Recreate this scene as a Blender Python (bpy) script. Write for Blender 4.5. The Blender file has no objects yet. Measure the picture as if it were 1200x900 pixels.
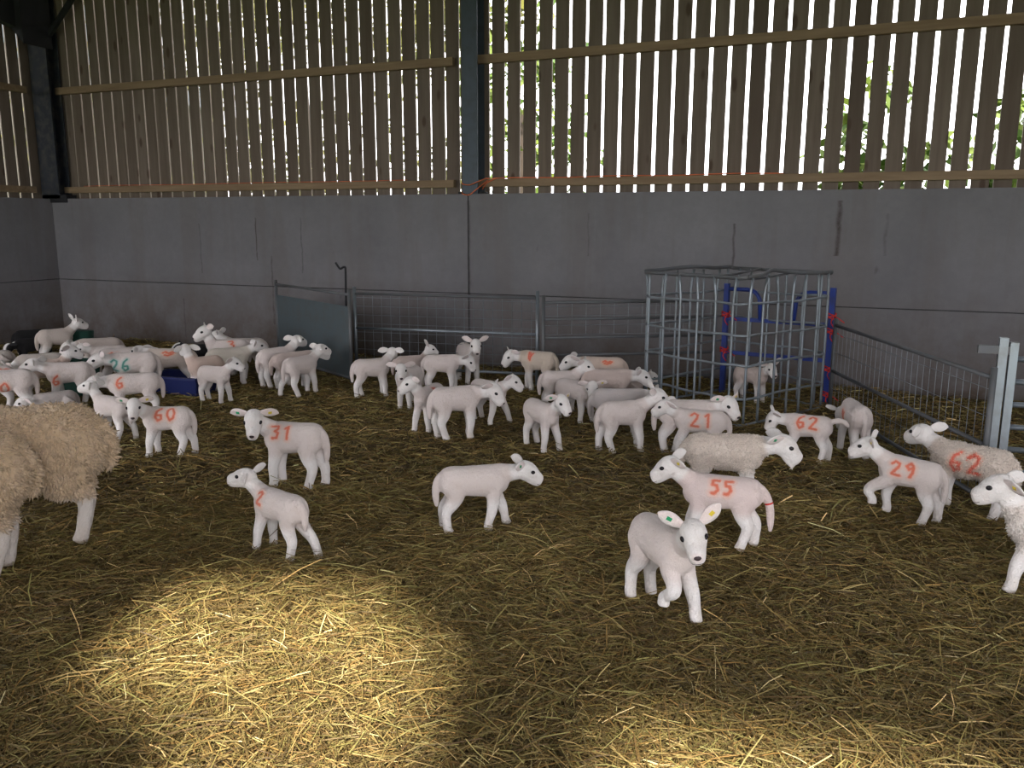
import bpy, math, random
import numpy as np
from mathutils import Vector, Matrix
random.seed(7); RNG = np.random.default_rng(7)
R = math.radians
S = bpy.context.scene
COL = S.collection
# ------------------------------------------------------------------ settings shared below
SKY, SUN, EXPO = 1.0, 2.2, 2.75
_e = math.radians(41); _k = .33
_h = math.hypot(_k, 1); SUNDIR = (-_k/_h*math.cos(_e), 1/_h*math.cos(_e), -math.sin(_e))
N_STRAW = (195000, 220000)
_X0, _X1 = -11.4, 7.9
SHADE_OUTLINES = [('shade_header', [(_X0, 6.2), (_X0, 4.0), (-1.35, 3.92), (-.4, 4.12), (.1, 3.72), (.6, 3.62), (1.5, 3.76), (_X1, 3.7), (_X1, 6.2)]),  # unseen; lower edge shaped to follow the far limit of the sun patches
               ('shade_panel', [(-5.2, -.1), (-.74, -.1), (-.74, 3.12), (-1.30, 3.22), (-1.32, 4.12), (-5.2, 4.3)]),  # added unseen panel, stepped edge cut to bound the left sun patch
               ('post', [(.04, -.1), (.66, -.1), (.66, 3.9), (.04, 3.95)])]  # added unseen strip, casts the dark band between the sun patches
# ------------------------------------------------------------------ camera
FPX, PITCH, YAW, ROLL, CH = 988.68, .1880, .3831, .0023, 1.6
_cy, _sy, _cp, _sp = math.cos(YAW), math.sin(YAW), math.cos(PITCH), math.sin(PITCH)
FW = np.array([-_sy*_cp, _cy*_cp, -_sp]); RT = np.array([_cy, _sy, 0.]); UP = np.cross(RT, FW)
_cr, _sr = math.cos(ROLL), math.sin(ROLL); RT, UP = _cr*RT+_sr*UP, -_sr*RT+_cr*UP
CAM = np.array([0, 0, CH])
def proj(P):
    X = np.asarray(P, float).reshape(-1, 3)-CAM; z = X@FW
    return np.stack([600+FPX*(X@RT)/z, 450-FPX*(X@UP)/z], 1)
def at(px, py, z=0.):
    d = FW+RT*(px-600)/FPX+UP*(450-py)/FPX
    return CAM+d*(z-CH)/d[2]
def at_y(px, py, y):
    d = FW+RT*(px-600)/FPX+UP*(450-py)/FPX
    return CAM+d*(y/d[1])
cd = bpy.data.cameras.new('camera'); cam = bpy.data.objects.new('camera', cd); COL.objects.link(cam)
cd.sensor_width = 36; cd.lens = FPX/1200*36; cd.clip_end = 300
M = Matrix.Identity(4)
for i in range(3): M[i][0], M[i][1], M[i][2], M[i][3] = RT[i], UP[i], -FW[i], CAM[i]
cam.matrix_world = M; S.camera = cam
# ------------------------------------------------------------------ object helpers
def tag(o, label=None, cat=None, group=None, kind=None):
    if label: o['label'] = label
    if cat: o['category'] = cat
    if group: o['group'] = group
    if kind: o['kind'] = kind
    return o
def empty(name, loc=(0, 0, 0), rz=0.):
    o = bpy.data.objects.new(name, None); COL.objects.link(o); o.location = loc; o.rotation_euler = (0, 0, rz)
    o.empty_display_size = .1
    return o
def obj(name, me, mat=None, parent=None):
    o = bpy.data.objects.new(name, me); COL.objects.link(o)
    if mat: me.materials.append(mat)
    if parent: o.parent = parent
    return o
def nrm(v):
    v = np.asarray(v, float); n = np.linalg.norm(v); return v/n if n > 1e-9 else v
class MB:
    def __init__(s): s.v = []; s.f = []; s.t = []; s.n = 0
    def add(s, v, f, t=0.):
        v = np.asarray(v, float); s.v.append(v); s.f += [tuple(i+s.n for i in q) for q in f]; s.n += len(v); s.t += [t]*len(v); return s
    def box(s, x0, x1, y0, y1, z0, z1, t=0., mat=None):
        v = np.array([[x, y, z] for x in (x0, x1) for y in (y0, y1) for z in (z0, z1)], float)
        if mat is not None: v = v@np.asarray(mat).T
        return s.add(v, [(0, 1, 3, 2), (4, 6, 7, 5), (0, 4, 5, 1), (2, 3, 7, 6), (0, 2, 6, 4), (1, 5, 7, 3)], t)
    def bar(s, a, b, w, h, up=(0, 0, 1), t=0.):
        a = np.asarray(a, float); b = np.asarray(b, float); d = nrm(b-a); sd = np.cross(d, up)
        if np.linalg.norm(sd) < 1e-3: sd = np.cross(d, (0, 1, 0))
        sd = nrm(sd); u = np.cross(sd, d)
        v = [p+sd*w/2*i+u*h/2*j for p in (a, b) for i, j in ((-1, -1), (1, -1), (1, 1), (-1, 1))]
        return s.add(v, [(3, 2, 1, 0), (4, 5, 6, 7), (0, 1, 5, 4), (1, 2, 6, 5), (2, 3, 7, 6), (3, 0, 4, 7)], t)
    def tube(s, pts, r, n=8, t=0.): return s.add(*loft(pts, [r]*len(pts) if np.isscalar(r) else r, None, n=n), t)
    def mesh(s, name, smooth=False, attr=None):
        me = bpy.data.meshes.new(name)
        me.from_pydata([tuple(p) for p in np.concatenate(s.v)], [], s.f); me.update()
        if smooth: me.polygons.foreach_set('use_smooth', [True]*len(me.polygons))
        if attr: me.attributes.new(attr, 'FLOAT', 'POINT').data.foreach_set('value', np.array(s.t, np.float32))
        return me
    def build(s, name, mat, parent=None, smooth=False, attr=None): return obj(name, s.mesh(name, smooth, attr), mat, parent)
def loft(pts, ra, rb=None, up=(0, 0, 1), n=12):
    pts = [np.asarray(p, float) for p in pts]; m = len(pts); rb = ra if rb is None else rb
    V = []; an = np.arange(n)*2*math.pi/n; prev = None
    for i, p in enumerate(pts):
        d = nrm(pts[min(i+1, m-1)]-pts[max(i-1, 0)])
        ref = np.asarray(up, float) if prev is None else prev
        u = ref-d*(ref@d)
        if np.linalg.norm(u) < .05: u = np.array([1., 0, 0])-d*d[0]
        u = nrm(u); prev = u; sd = np.cross(d, u)
        V.append(p+np.outer(np.cos(an)*ra[i], sd)+np.outer(np.sin(an)*rb[i], u))
    V = np.concatenate(V+[[pts[0]], [pts[-1]]]); F = []
    for i in range(m-1):
        for k in range(n):
            k2 = (k+1) % n; F.append((i*n+k, i*n+k2, (i+1)*n+k2, (i+1)*n+k))
    for k in range(n):
        k2 = (k+1) % n; F.append((m*n, k2, k)); F.append((m*n+1, (m-1)*n+k, (m-1)*n+k2))
    return V, F
def cr(P, k=3):
    """Catmull-Rom resample of rows (points with radii)"""
    P = np.asarray(P, float); out = []
    for i in range(len(P)-1):
        a, b, c, d = P[max(i-1, 0)], P[i], P[i+1], P[min(i+2, len(P)-1)]
        for j in range(k):
            t = j/k; out.append(.5*(2*b+(c-a)*t+(2*a-5*b+4*c-d)*t*t+(3*b-a-3*c+d)*t**3))
    return np.array(out+[P[-1]])
# ------------------------------------------------------------------ materials
def mat(name, col=(.5, .5, .5), rough=.7, metal=0., sheen=0.):
    m = bpy.data.materials.new(name); m.use_nodes = True; b = m.node_tree.nodes['Principled BSDF']
    b.inputs['Base Color'].default_value = (*col, 1); b.inputs['Roughness'].default_value = rough; b.inputs['Metallic'].default_value = metal
    b.inputs['Specular IOR Level'].default_value = .3
    if sheen: b.inputs['Sheen Weight'].default_value = sheen; b.inputs['Sheen Roughness'].default_value = .6
    return m
class NT:
    def __init__(s, m): s.t = m.node_tree; s.b = s.t.nodes['Principled BSDF']
    def n(s, typ, **kw):
        q = s.t.nodes.new(typ)
        for k, v in kw.items():
            if k in q.inputs: q.inputs[k].default_value = v
            else: setattr(q, k, v)
        return q
    def l(s, a, b): s.t.links.new(a, b)
    def noise(s, scale, detail=4, vec=None, rough=.55):
        q = s.n('ShaderNodeTexNoise'); q.inputs['Scale'].default_value = scale; q.inputs['Detail'].default_value = detail; q.inputs['Roughness'].default_value = rough
        if vec: s.l(vec, q.inputs['Vector'])
        return q.outputs['Fac']
    def coord(s, sc=(1, 1, 1)):
        t = s.n('ShaderNodeTexCoord'); m_ = s.n('ShaderNodeMapping'); m_.inputs['Scale'].default_value = sc
        s.l(t.outputs['Object'], m_.inputs['Vector']); return m_.outputs['Vector']
    def ramp(s, fac, stops):
        q = s.n('ShaderNodeValToRGB'); e = q.color_ramp.elements
        while len(e) < len(stops): e.new(.5)
        for i, (p, c) in enumerate(stops): e[i].position = p; e[i].color = (*c, 1) if len(c) == 3 else c
        s.l(fac, q.inputs['Fac']); return q.outputs['Color']
    def mix(s, fac, a, b, mode='MIX'):
        q = s.n('ShaderNodeMix', data_type='RGBA', blend_type=mode)
        for v, i in ((fac, 0), (a, 6), (b, 7)):
            if hasattr(v, 'is_linked'): s.l(v, q.inputs[i])
            else: q.inputs[i].default_value = v if i == 0 else (*v, 1)
        return q.outputs[2]
    def math(s, op, a, b=0., c=0.):
        q = s.n('ShaderNodeMath', operation=op)
        for i, v in enumerate((a, b, c)):
            if hasattr(v, 'is_linked'): s.l(v, q.inputs[i])
            else: q.inputs[i].default_value = v
        return q.outputs[0]
    def attr(s, name):
        q = s.n('ShaderNodeAttribute', attribute_name=name); return q
    def base(s, c): s.l(c, s.b.inputs['Base Color'])
    def bump(s, h, strength=.4, dist=.01):
        q = s.n('ShaderNodeBump'); q.inputs['Strength'].default_value = strength; q.inputs['Distance'].default_value = dist
        s.l(h, q.inputs['Height']); s.l(q.outputs['Normal'], s.b.inputs['Normal'])

def steel(name, col, rough=.45, metal=.6, dirt=(.12, .10, .08), dirtamt=.5):
    m = mat(name, col, rough, metal); t = NT(m); v = t.coord()
    n = t.noise(9, 5, v); t.base(t.mix(t.ramp(n, [(.45, (0, 0, 0)), (.75, (dirtamt,)*3)]), col, dirt)); return m
MG = steel('galvanised_steel', (.235, .265, .295), .40); MGD = steel('weathered_steel', (.12, .125, .135), .6, .4)
MBL = steel('blue_paint', (.018, .04, .215), .4, 0, (.03, .03, .06), .6)
MRED = mat('red_twine', (.55, .04, .035), .8); MORA = mat('orange_twine', (.62, .16, .07), .8)
MCOLM = steel('column_paint', (.060, .075, .095), .5, .2, (.04, .045, .05), .6)
MCOR = steel('corner_column_paint', (.022, .026, .036), .6, .1)
MDARK = mat('dark_steel', (.02, .02, .024), .6, .2)
MSHEET = steel('grey_sheet', (.095, .118, .130), .5, .2, (.10, .10, .09), .7)
MBTUB = mat('blue_plastic', (.012, .018, .085), .45); MGTUB = mat('green_plastic', (.018, .06, .045), .45)
MEYE = mat('eye_dark', (.012, .01, .012), .15); MNOSE = mat('nose_dark', (.045, .03, .032), .6); MPNOSE = mat('mouth_pink', (.30, .14, .14), .6)
MYEL = mat('yellow_tag', (.62, .48, .05), .4); MGRN = mat('green_tag', (.03, .30, .13), .4); MWHT = mat('white_tag', (.8, .8, .8), .4)

def concrete():
    m = mat('concrete', rough=.85); t = NT(m); v = t.coord()
    n1 = t.noise(.9, 6, v, .6); n2 = t.noise(14, 6, v, .7); n3 = t.noise(1, 5, t.coord((3.5, 3.5, .35)), .6)
    c = t.ramp(n1, [(.3, (.150, .146, .156)), (.7, (.205, .199, .212))])
    c = t.mix(t.ramp(n2, [(.35, (.0,)*3), (.75, (.35,)*3)]), c, (.13, .125, .135))
    c = t.mix(t.ramp(n3, [(.50, (.0,)*3), (.62, (.28,)*3)]), c, (.14, .12, .11))
    # muck splashed on the lower part of the panels
    sx = t.n('ShaderNodeSeparateXYZ'); t.l(v, sx.inputs[0])
    low = t.n('ShaderNodeMapRange'); t.l(sx.outputs['Z'], low.inputs[0])
    low.inputs[1].default_value = 1.0; low.inputs[2].default_value = .0; low.inputs[3].default_value = 0; low.inputs[4].default_value = 1
    n4 = t.noise(2.2, 7, v, .7)
    f = t.math('MULTIPLY', low.outputs[0], t.ramp(n4, [(.32, (.15,)*3), (.62, (1,)*3)]))
    c = t.mix(t.math('MULTIPLY', f, .9), c, (.085, .060, .043))
    n5 = t.noise(5.5, 3, t.coord((1, 1, .55)), .5)
    c = t.mix(t.ramp(n5, [(.74, (0,)*3), (.80, (.5,)*3)]), c, (.06, .052, .05))
    # rust runs and cracks at fixed places along the back wall
    sx2 = t.n('ShaderNodeSeparateXYZ'); t.l(t.coord(), sx2.inputs[0]); wig = t.math('MULTIPLY', t.math('SUBTRACT', t.noise(6, 4, t.coord()), .5), .05)
    for x0, z0, z1, wd, st in STREAKS:
        dx_ = t.math('ABSOLUTE', t.math('SUBTRACT', t.math('ADD', sx2.outputs['X'], wig), x0))
        a_ = t.n('ShaderNodeMapRange'); t.l(dx_, a_.inputs[0]); a_.inputs[1].default_value = wd; a_.inputs[2].default_value = wd*.2; a_.inputs[3].default_value = 0; a_.inputs[4].default_value = st
        b_ = t.math('MULTIPLY', t.math('GREATER_THAN', sx2.outputs['Z'], z0), t.math('LESS_THAN', sx2.outputs['Z'], z1))
        c = t.mix(t.math('MULTIPLY', t.math('MULTIPLY', a_.outputs[0], b_), t.ramp(n2, [(.3, (.4,)*3), (.6, (1,)*3)])), c, (.045, .034, .03))
    t.base(c); t.bump(n2, .25, .01); return m
STREAKS = []
for px, y0, y1, wd, st in ((985, 235, 300, .030, .8), (861, 262, 312, .018, .7), (299, 255, 305, .012, .8), (352, 255, 320, .014, .45), (233, 262, 320, .01, .5), (549, 235, 420, .03, .5), (1040, 250, 300, .02, .3), (690, 250, 300, .012, .3), (318, 300, 380, .02, .5), (215, 350, 395, .015, .5)):
    a = at_y(px, y0, 8.98); b = at_y(px, y1, 8.98); STREAKS.append((float(a[0]), float(b[2]), float(a[2]), wd, st))
MCON = concrete()
def timber():
    m = mat('larch_boards', rough=.8); t = NT(m); a = t.attr('tone').outputs['Fac']
    v = t.coord((7, 7, .55)); off = t.n('ShaderNodeVectorMath', operation='ADD'); t.l(v, off.inputs[0])
    cb = t.n('ShaderNodeCombineXYZ'); t.l(t.math('MULTIPLY', a, 37), cb.inputs['X']); t.l(t.math('MULTIPLY', a, 53), cb.inputs['Z']); t.l(cb.outputs[0], off.inputs[1])
    n = t.noise(2.2, 6, off.outputs[0], .6)
    c = t.ramp(a, [(0, (.105, .078, .062)), (.5, (.160, .125, .100)), (1, (.205, .165, .135))])
    c = t.mix(t.ramp(n, [(.35, (0,)*3), (.7, (.55,)*3)]), c, (.085, .06, .045))
    vk = t.n('ShaderNodeTexVoronoi'); vk.inputs['Scale'].default_value = 1.0
    o2 = t.n('ShaderNodeVectorMath', operation='ADD'); t.l(t.coord((5, 5, 2.0)), o2.inputs[0]); t.l(cb.outputs[0], o2.inputs[1]); t.l(o2.outputs[0], vk.inputs['Vector'])
    c = t.mix(t.ramp(vk.outputs['Distance'], [(.10, (.85,)*3), (.17, (0,)*3)]), c, (.07, .042, .03))
    t.base(c); t.bump(n, .2, .004); return m
MTIM = timber()
def purlin_m():
    m = mat('purlin_timber', rough=.75); t = NT(m)
    n = t.noise(2.5, 6, t.coord((.6, 8, 8)), .6)
    t.base(t.ramp(n, [(.3, (.19, .125, .075)), (.7, (.28, .20, .125))])); t.bump(n, .15, .004); return m
MPUR = purlin_m()
def straw_m():
    m = mat('straw', rough=.65); t = NT(m); a = t.attr('tone').outputs['Fac']
    c = t.ramp(a, [(0, (.038, .026, .011)), (.22, (.115, .078, .030)), (.42, (.240, .170, .064)), (.60, (.270, .225, .085)), (.78, (.45, .345, .150)), (.93, (.62, .50, .26)), (1, (.76, .67, .42))])
    hu = t.math('FRACT', t.math('MULTIPLY', a, 41.))
    c = t.mix(1., c, t.ramp(hu, [(0, (1.18, .92, .66)), (.35, (1.04, 1., .92)), (.7, (.92, 1.04, .80)), (1, (1.15, 1.05, .95))]), 'MULTIPLY')
    t.base(c); t.b.inputs['Specular IOR Level'].default_value = .35; return m
MSTR = straw_m()
def floor_m():
    m = mat('trodden_bedding', rough=.95); t = NT(m)
    n1 = t.noise(30, 6, t.coord((.25, 1.6, 1)), .7); n2 = t.noise(30, 6, t.coord((1.5, .3, 1)), .7); n3 = t.noise(1.1, 4, t.coord(), .6)
    f = t.math('MAXIMUM', n1, n2)
    c = t.ramp(f, [(.42, (.045, .030, .014)), (.58, (.12, .085, .036)), (.72, (.24, .18, .08))])
    c = t.mix(t.ramp(n3, [(.45, (0,)*3), (.7, (.5,)*3)]), c, (.055, .036, .02)); t.base(c); t.bump(f, .8, .02); return m
MFLO = floor_m()
def wool(name, mark=(.66, .115, .05), bs=150., vor=0., tint=(1, 1, 1), halo=None):
    m = mat(name, rough=.95, sheen=.15); t = NT(m); v = t.coord()
    c = t.attr('Col').outputs['Color']
    n = t.noise(bs, 4, v, .65); n2 = t.noise(14, 4, v, .6)
    c = t.mix(t.ramp(n, [(.3, (.09,)*3), (.65, (0,)*3)]), c, (.42, .33, .28))
    c = t.mix(t.ramp(n2, [(.45, (0,)*3), (.75, (.34,)*3)]), c, (.58, .46, .40))
    h = n
    if vor:
        vn = t.n('ShaderNodeTexVoronoi', feature='DISTANCE_TO_EDGE'); vn.inputs['Scale'].default_value = vor
        dv = t.n('ShaderNodeVectorMath', operation='ADD'); nv = t.n('ShaderNodeTexNoise'); nv.inputs['Scale'].default_value = vor*.7; t.l(v, nv.inputs['Vector'])
        sc = t.n('ShaderNodeVectorMath', operation='SCALE'); t.l(nv.outputs['Color'], sc.inputs[0]); sc.inputs['Scale'].default_value = 1.6/vor
        t.l(t.coord((1, 1, .62)), dv.inputs[0]); t.l(sc.outputs[0], dv.inputs[1]); t.l(dv.outputs[0], vn.inputs['Vector'])
        cr_ = t.ramp(vn.outputs['Distance'], [(0, (0,)*3), (.12, (1,)*3)])
        fl = t.attr('fleece').outputs['Fac']
        c = t.mix(t.math('MULTIPLY', fl, t.ramp(vn.outputs['Distance'], [(0, (.62,)*3), (.20, (0,)*3)])), c, (.22, .15, .10))
        h = t.math('ADD', t.math('MULTIPLY', n, .5), t.math('MULTIPLY', fl, cr_))
    a = t.attr('mark').outputs['Fac']
    n3 = t.noise(90, 3, v, .6)
    e = t.math('ADD', a, t.math('MULTIPLY', t.math('SUBTRACT', n3, .5), .012))
    f = t.n('ShaderNodeMapRange'); t.l(e, f.inputs[0]); f.inputs[1].default_value = .0125; f.inputs[2].default_value = .004; f.inputs[3].default_value = 0; f.inputs[4].default_value = .86
    g = t.n('ShaderNodeMapRange'); t.l(e, g.inputs[0]); g.inputs[1].default_value = .032; g.inputs[2].default_value = .008; g.inputs[3].default_value = 0; g.inputs[4].default_value = .38
    c = t.mix(g.outputs[0], c, halo or (.85, .36, .20)); c = t.mix(f.outputs[0], c, mark)
    if not vor: h = t.math('ADD', h, t.math('MULTIPLY', t.noise(48, 3, v, .6), 1.2))
    t.base(c); t.bump(h, .6 if not vor else .5, .012); return m
MW = wool('lamb_wool'); MWG = wool('lamb_wool_green', (.01, .20, .16), halo=(.12, .50, .45)); MWF = wool('lamb_fleece', (.68, .09, .05), 120.)
MEWE = wool('ewe_fleece', bs=90.)
MWB = mat('black_wool', rough=.95); _t = NT(MWB); _t.base(_t.attr('Col').outputs['Color']); _t.bump(_t.noise(140, 4, _t.coord()), .5, .01)
# ------------------------------------------------------------------ sheep
def T_factory(P):
    k = P['bend']; x0 = -.06; tp = math.tan(R(P['pitch'])); dz = P['dz']; lx_ = P['lenx']
    def T(x, y, z, w=1.):
        a = 0.; x = x*lx_
        if abs(k) > 1e-4 and x > x0:
            a = k*(x-x0); cx, cy = x0+math.sin(a)/k, (1-math.cos(a))/k
            X, Y = cx-y*math.sin(a), cy+y*math.cos(a)
        else: X, Y = x, y
        return np.array([X, Y, z+((x+.17)*tp+dz)*w])
    return T
FRONT = [(.120, .335, .020, .030, 0, 0, 0), (.125, .300, .042, .056, 0, 0, 0), (.118, .235, .038, .047, .12, .05, .1), (.128, .172, .030, .034, .4, .3, .55), (.135, .125, .0275, .030, .62, .45, .6), (.132, .075, .0235, .024, .85, .8, .2), (.130, .038, .024, .025, .97, 1, -.1), (.141, .006, .0225, .028, 1, 1, -.25)]
HIND = [(-.160, .350, .022, .035, 0, 0, 0), (-.165, .305, .046, .070, 0, 0, 0), (-.140, .245, .044, .062, .1, .05, .15), (-.155, .190, .036, .045, .3, .25, .3), (-.190, .145, .028, .034, .5, .55, .2), (-.196, .110, .0255, .028, .65, .75, .05), (-.187, .065, .0235, .025, .85, 1, 0), (-.181, .035, .024, .025, .97, 1, 0), (-.169, .006, .0225, .028, 1, 1, -.05)]
def sheep_geo(P):
    T = T_factory(P); fat, legr = P['fat'], P['legr']; L = []; info = {}
    tors = [(-.245, .318, .028, .038), (-.226, .316, .060, .068), (-.17, .313, .080, .087), (-.09, .309, .081, .089), (0, .305, .084, .094), (.08, .304, .083, .097), (.14, .309, .074, .092), (.185, .320, .055, .072), (.212, .326, .030, .042)]
    q = cr(tors, 3)
    L.append(loft([T(x, 0, z-(fat-1)*.05) for x, z, a, b in q], q[:, 2]*fat*P['wide'], q[:, 3]*fat, n=18))
    ny = R(P['ny']); ne = R(P['ne'])
    nb = T(.150, 0, .338); d = np.array([math.cos(ne)*math.cos(ny), math.cos(ne)*math.sin(ny), math.sin(ne)])
    nl = P['neck']; nf = P['nfat']
    q = cr([(*T(.085, 0, .315), .066, .080), (*nb, .054*nf, .068*nf), (*(nb+d*nl*.5), .044*nf, .054*nf), (*(nb+d*nl), .041*nf, .046*nf)], 3)
    L.append(loft(q[:, :3], q[:, 3], q[:, 4], n=14)); info['neck'] = q[:, :3]
    hs = P['hs']; hc = nb+d*(nl+.022*hs)
    hy, hp, hr = R(P['hy']), R(P['hp']), R(P['hr'])
    f = np.array([math.cos(hp)*math.cos(hy), math.cos(hp)*math.sin(hy), math.sin(hp)]); l = np.array([-math.sin(hy), math.cos(hy), 0]); u = np.cross(f, l)
    l, u = l*math.cos(hr)+u*math.sin(hr), -l*math.sin(hr)+u*math.cos(hr)
    hd = cr([(-.052, .0, .018, .02), (-.036, .0, .040, .043), (0, .001, .047, .053), (.03, -.007, .0415, .049), (.054, -.018, .034, .0425), (.079, -.025, .030, .037), (.096, -.028, .0245, .030), (.104, -.029, .012, .016)], 3)*hs
    L.append(loft([hc+f*a+u*b for a, b, _, _ in hd], hd[:, 2], hd[:, 3], up=u, n=14))
    info.update(hc=hc, f=f, l=l, u=u)
    if P['mouth']:
        jw = cr([(.03, -.045, .024, .014), (.065, -.060, .022, .012), (.092, -.070, .014, .009)], 3)*hs
        L.append(loft([hc+f*a+u*b for a, b, _, _ in jw], jw[:, 2], jw[:, 3], up=u, n=10))
    info['legs'] = []
    for i, (rest, side) in enumerate(((FRONT, 1), (FRONT, -1), (HIND, 1), (HIND, -1))):
        dx, dy, lift = P['legs'][i]; pts = []
        if P['lie']:
            seq = [(.13, .13, .05, .06), (.115, .075, .042, .045), (.17, .05, .03, .03), (.20, .035, .026, .026), (.16, .028, .022, .022), (.11, .024, .02, .02)] if i < 2 else [(-.16, .14, .05, .07), (-.11, .09, .045, .055), (-.06, .055, .034, .036), (-.12, .036, .026, .026), (-.18, .03, .023, .023), (-.12, .024, .02, .02)]
            for x, z, a, b in seq:
                p = T(x, side*(.085 if x < 0 else .075)*P['wide'], z, 0); pts.append((*p, a, b))
        else:
            for x, z, a, b, w, lw, kx in rest:
                yy = side*(.050*P['wide']*(1-.28*(1-w)))
                p = T(x, yy, z*1., 1-w)
                a0 = math.atan2(*(T(x+.01, yy, z)-T(x, yy, z))[[1, 0]])
                ox, oy = dx*w+lift*kx, dy*w
                p[0] += ox*math.cos(a0)-oy*math.sin(a0); p[1] += ox*math.sin(a0)+oy*math.cos(a0); p[2] += lift*lw
                pts.append((*p, a*(legr if w > .3 else P['legu']), b*(legr if w > .3 else P['legu'])))
        q = cr(pts, 3); L.append(loft(q[:, :3], q[:, 3], q[:, 4], up=(1, 0, 0), n=12)); info['legs'].append(q[:, :3])
    tl, to = P['tail'], P['tout']
    if tl:
        q = cr([(*T(-.185, 0, .345), .024, .024), (*T(-.222, 0, .352), .023, .024), (*T(-.255-to*.02, P['tside']*.01, .350-.035*tl+to*.02), .022, .024), (*T(-.268-to*.05, P['tside']*.03, .350-.09*tl+to*.03), .020, .023), (*T(-.266-to*.07, P['tside']*.05, .350-.15*tl+to*.03), .017, .02), (*T(-.262-to*.08, P['tside']*.06, .350-.19*tl+to*.03), .009, .01)], 3)
        L.append(loft(q[:, :3], q[:, 3], q[:, 4], up=(0, 0, 1), n=10)); info['tail'] = q[:, :3]
    ears = []
    for side in (1, -1):
        e = R(P['ear'] if np.isscalar(P['ear']) else P['ear'][0 if side > 0 else 1])
        root = hc+(f*-.020+l*side*.030+u*.028)*hs
        dd = nrm(l*side*math.cos(e)+u*math.sin(e)-f*P['eback'])
        wv = nrm(np.cross(dd, f)); pts = []
        for t, w in ((0, .012), (.2, .020), (.45, .0265), (.7, .024), (.88, .015), (1, .003)):
            pts.append((*(root+(dd*t*.092-u*.018*t*t*P['droop'])*hs), .0055*(1-.4*t)*hs, w*hs))
        q = cr(pts, 3); ears.append((*loft(q[:, :3], q[:, 3], q[:, 4], up=wv, n=10), side, q, wv))
    info['ears'] = ears
    return L, info
def fit(P, V):
    """find ground position and size so that the outline lands where the photo has it"""
    h = P['h']; s = P.get('s') or 1.
    if 'yb' in P: pos = at(P['cx'], P['yb']-4)
    else: pos = at(P['cx'], P['back']+60)
    pos = pos.copy(); zmax = .40
    for it in range(40):
        ray = nrm([pos[0], pos[1], 0]); rt = np.array([ray[1], -ray[0], 0.])
        a = math.atan2(rt[1], rt[0])+R(h); ca, sa = math.cos(a), math.sin(a)
        W = np.stack([V[:, 0]*ca-V[:, 1]*sa, V[:, 0]*sa+V[:, 1]*ca, V[:, 2]], 1)*s+pos
        p = proj(W); x0, y0 = p.min(0); x1, y1 = p.max(0); dist = np.hypot(pos[0], pos[1])
        if 'x0' in P and 'x1' in P: ex = (P['x0']+P['x1']-x0-x1)/2
        elif 'x1' in P: ex = P['x1']-x1
        else: ex = P['x0']-x0
        pos = pos+rt*ex*dist/FPX*.9
        if 'yb' in P: ey = P['yb']-y1; zz = 0
        else:
            bz = (.40+P['dz'])*s; ey = P['back']-proj([[pos[0], pos[1], bz]])[0, 1]; zz = bz
        pos = pos-ray*ey*dist*dist/(FPX*(CH-zz))*.7
        if not P.get('s'):
            r = []
            if 'yt' in P: r += [(P['yb']-P['yt'])/(y1-y0)]*2
            if 'x0' in P and 'x1' in P and P.get('usew', 1): r.append((P['x1']-P['x0'])/(x1-x0))
            s *= float(np.prod(r)**(.5/len(r)))
            s = min(max(s, .80), 1.30)
    return pos, a, s, (x0, y0, x1, y1)
DIG = {  # strokes in a box u 0..1 (right), v 0..1 (up)
 '0': [[(.5, 1), (.15, .8), (.1, .4), (.4, 0), (.8, .2), (.9, .6), (.7, .95), (.5, 1)]],
 '1': [[(.3, .8), (.6, 1), (.6, 0)]], '2': [[(.1, .8), (.4, 1), (.8, .85), (.75, .6), (.15, .05), (.9, .0)]],
 '3': [[(.1, .95), (.7, 1), (.8, .75), (.4, .55), (.85, .4), (.7, .05), (.1, 0)]],
 '5': [[(.85, 1), (.2, .97), (.2, .62), (.6, .6), (.75, .3), (.45, .02), (.12, .05)]],
 '6': [[(.75, 1), (.3, .75), (.12, .3), (.4, 0), (.8, .15), (.75, .42), (.3, .42)]],
 '9': [[(.8, .7), (.5, 1), (.15, .75), (.4, .5), (.8, .7), (.75, .3), (.5, 0)]],
 'v': [[(.2, .9), (.28, .6), (.35, .3)], [(.42, .85), (.55, .5), (.5, .2)], [(.75, .8), (.6, .55)], [(.3, .5), (.55, .45)]],     # smeared blotch
 's': [[(-.2, .6), (.15, .75), (.5, .55), (.9, .68), (1.2, .6)], [(.0, .42), (.4, .35), (1.0, .48)], [(.2, .6), (.8, .55)]] }
EYE_ME = None
def ball(rx, ry, rz, n=10):
    mb = MB(); V = []; m = 7
    pts = [(0, 0, -rz*math.cos(math.pi*i/m)) for i in range(m+1)]; rr = [max(.02, math.sin(math.pi*i/m)) for i in range(m+1)]
    mb.add(*loft(pts, [r*rx for r in rr], [r*ry for r in rr], up=(0, 1, 0), n=n)); return mb
EYE_ME = ball(.0125, .0098, .0065).mesh('eye', True); EYE_ME.materials.append(MEYE)
NOSE_ME = ball(.0135, .0105, .0085).mesh('nose', True); NOSE_ME.materials.append(MNOSE)
def tag_me(m):
    b = MB(); b.box(-.009, .009, -.007, .007, -.002, .002); b.tube([(0, 0, -.006), (0, 0, .006)], .003); me = b.mesh('ear_tag'); me.materials.append(m); return me
TAGS = {'y': tag_me(MYEL), 'g': tag_me(MGRN), 'w': tag_me(MWHT)}
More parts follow.
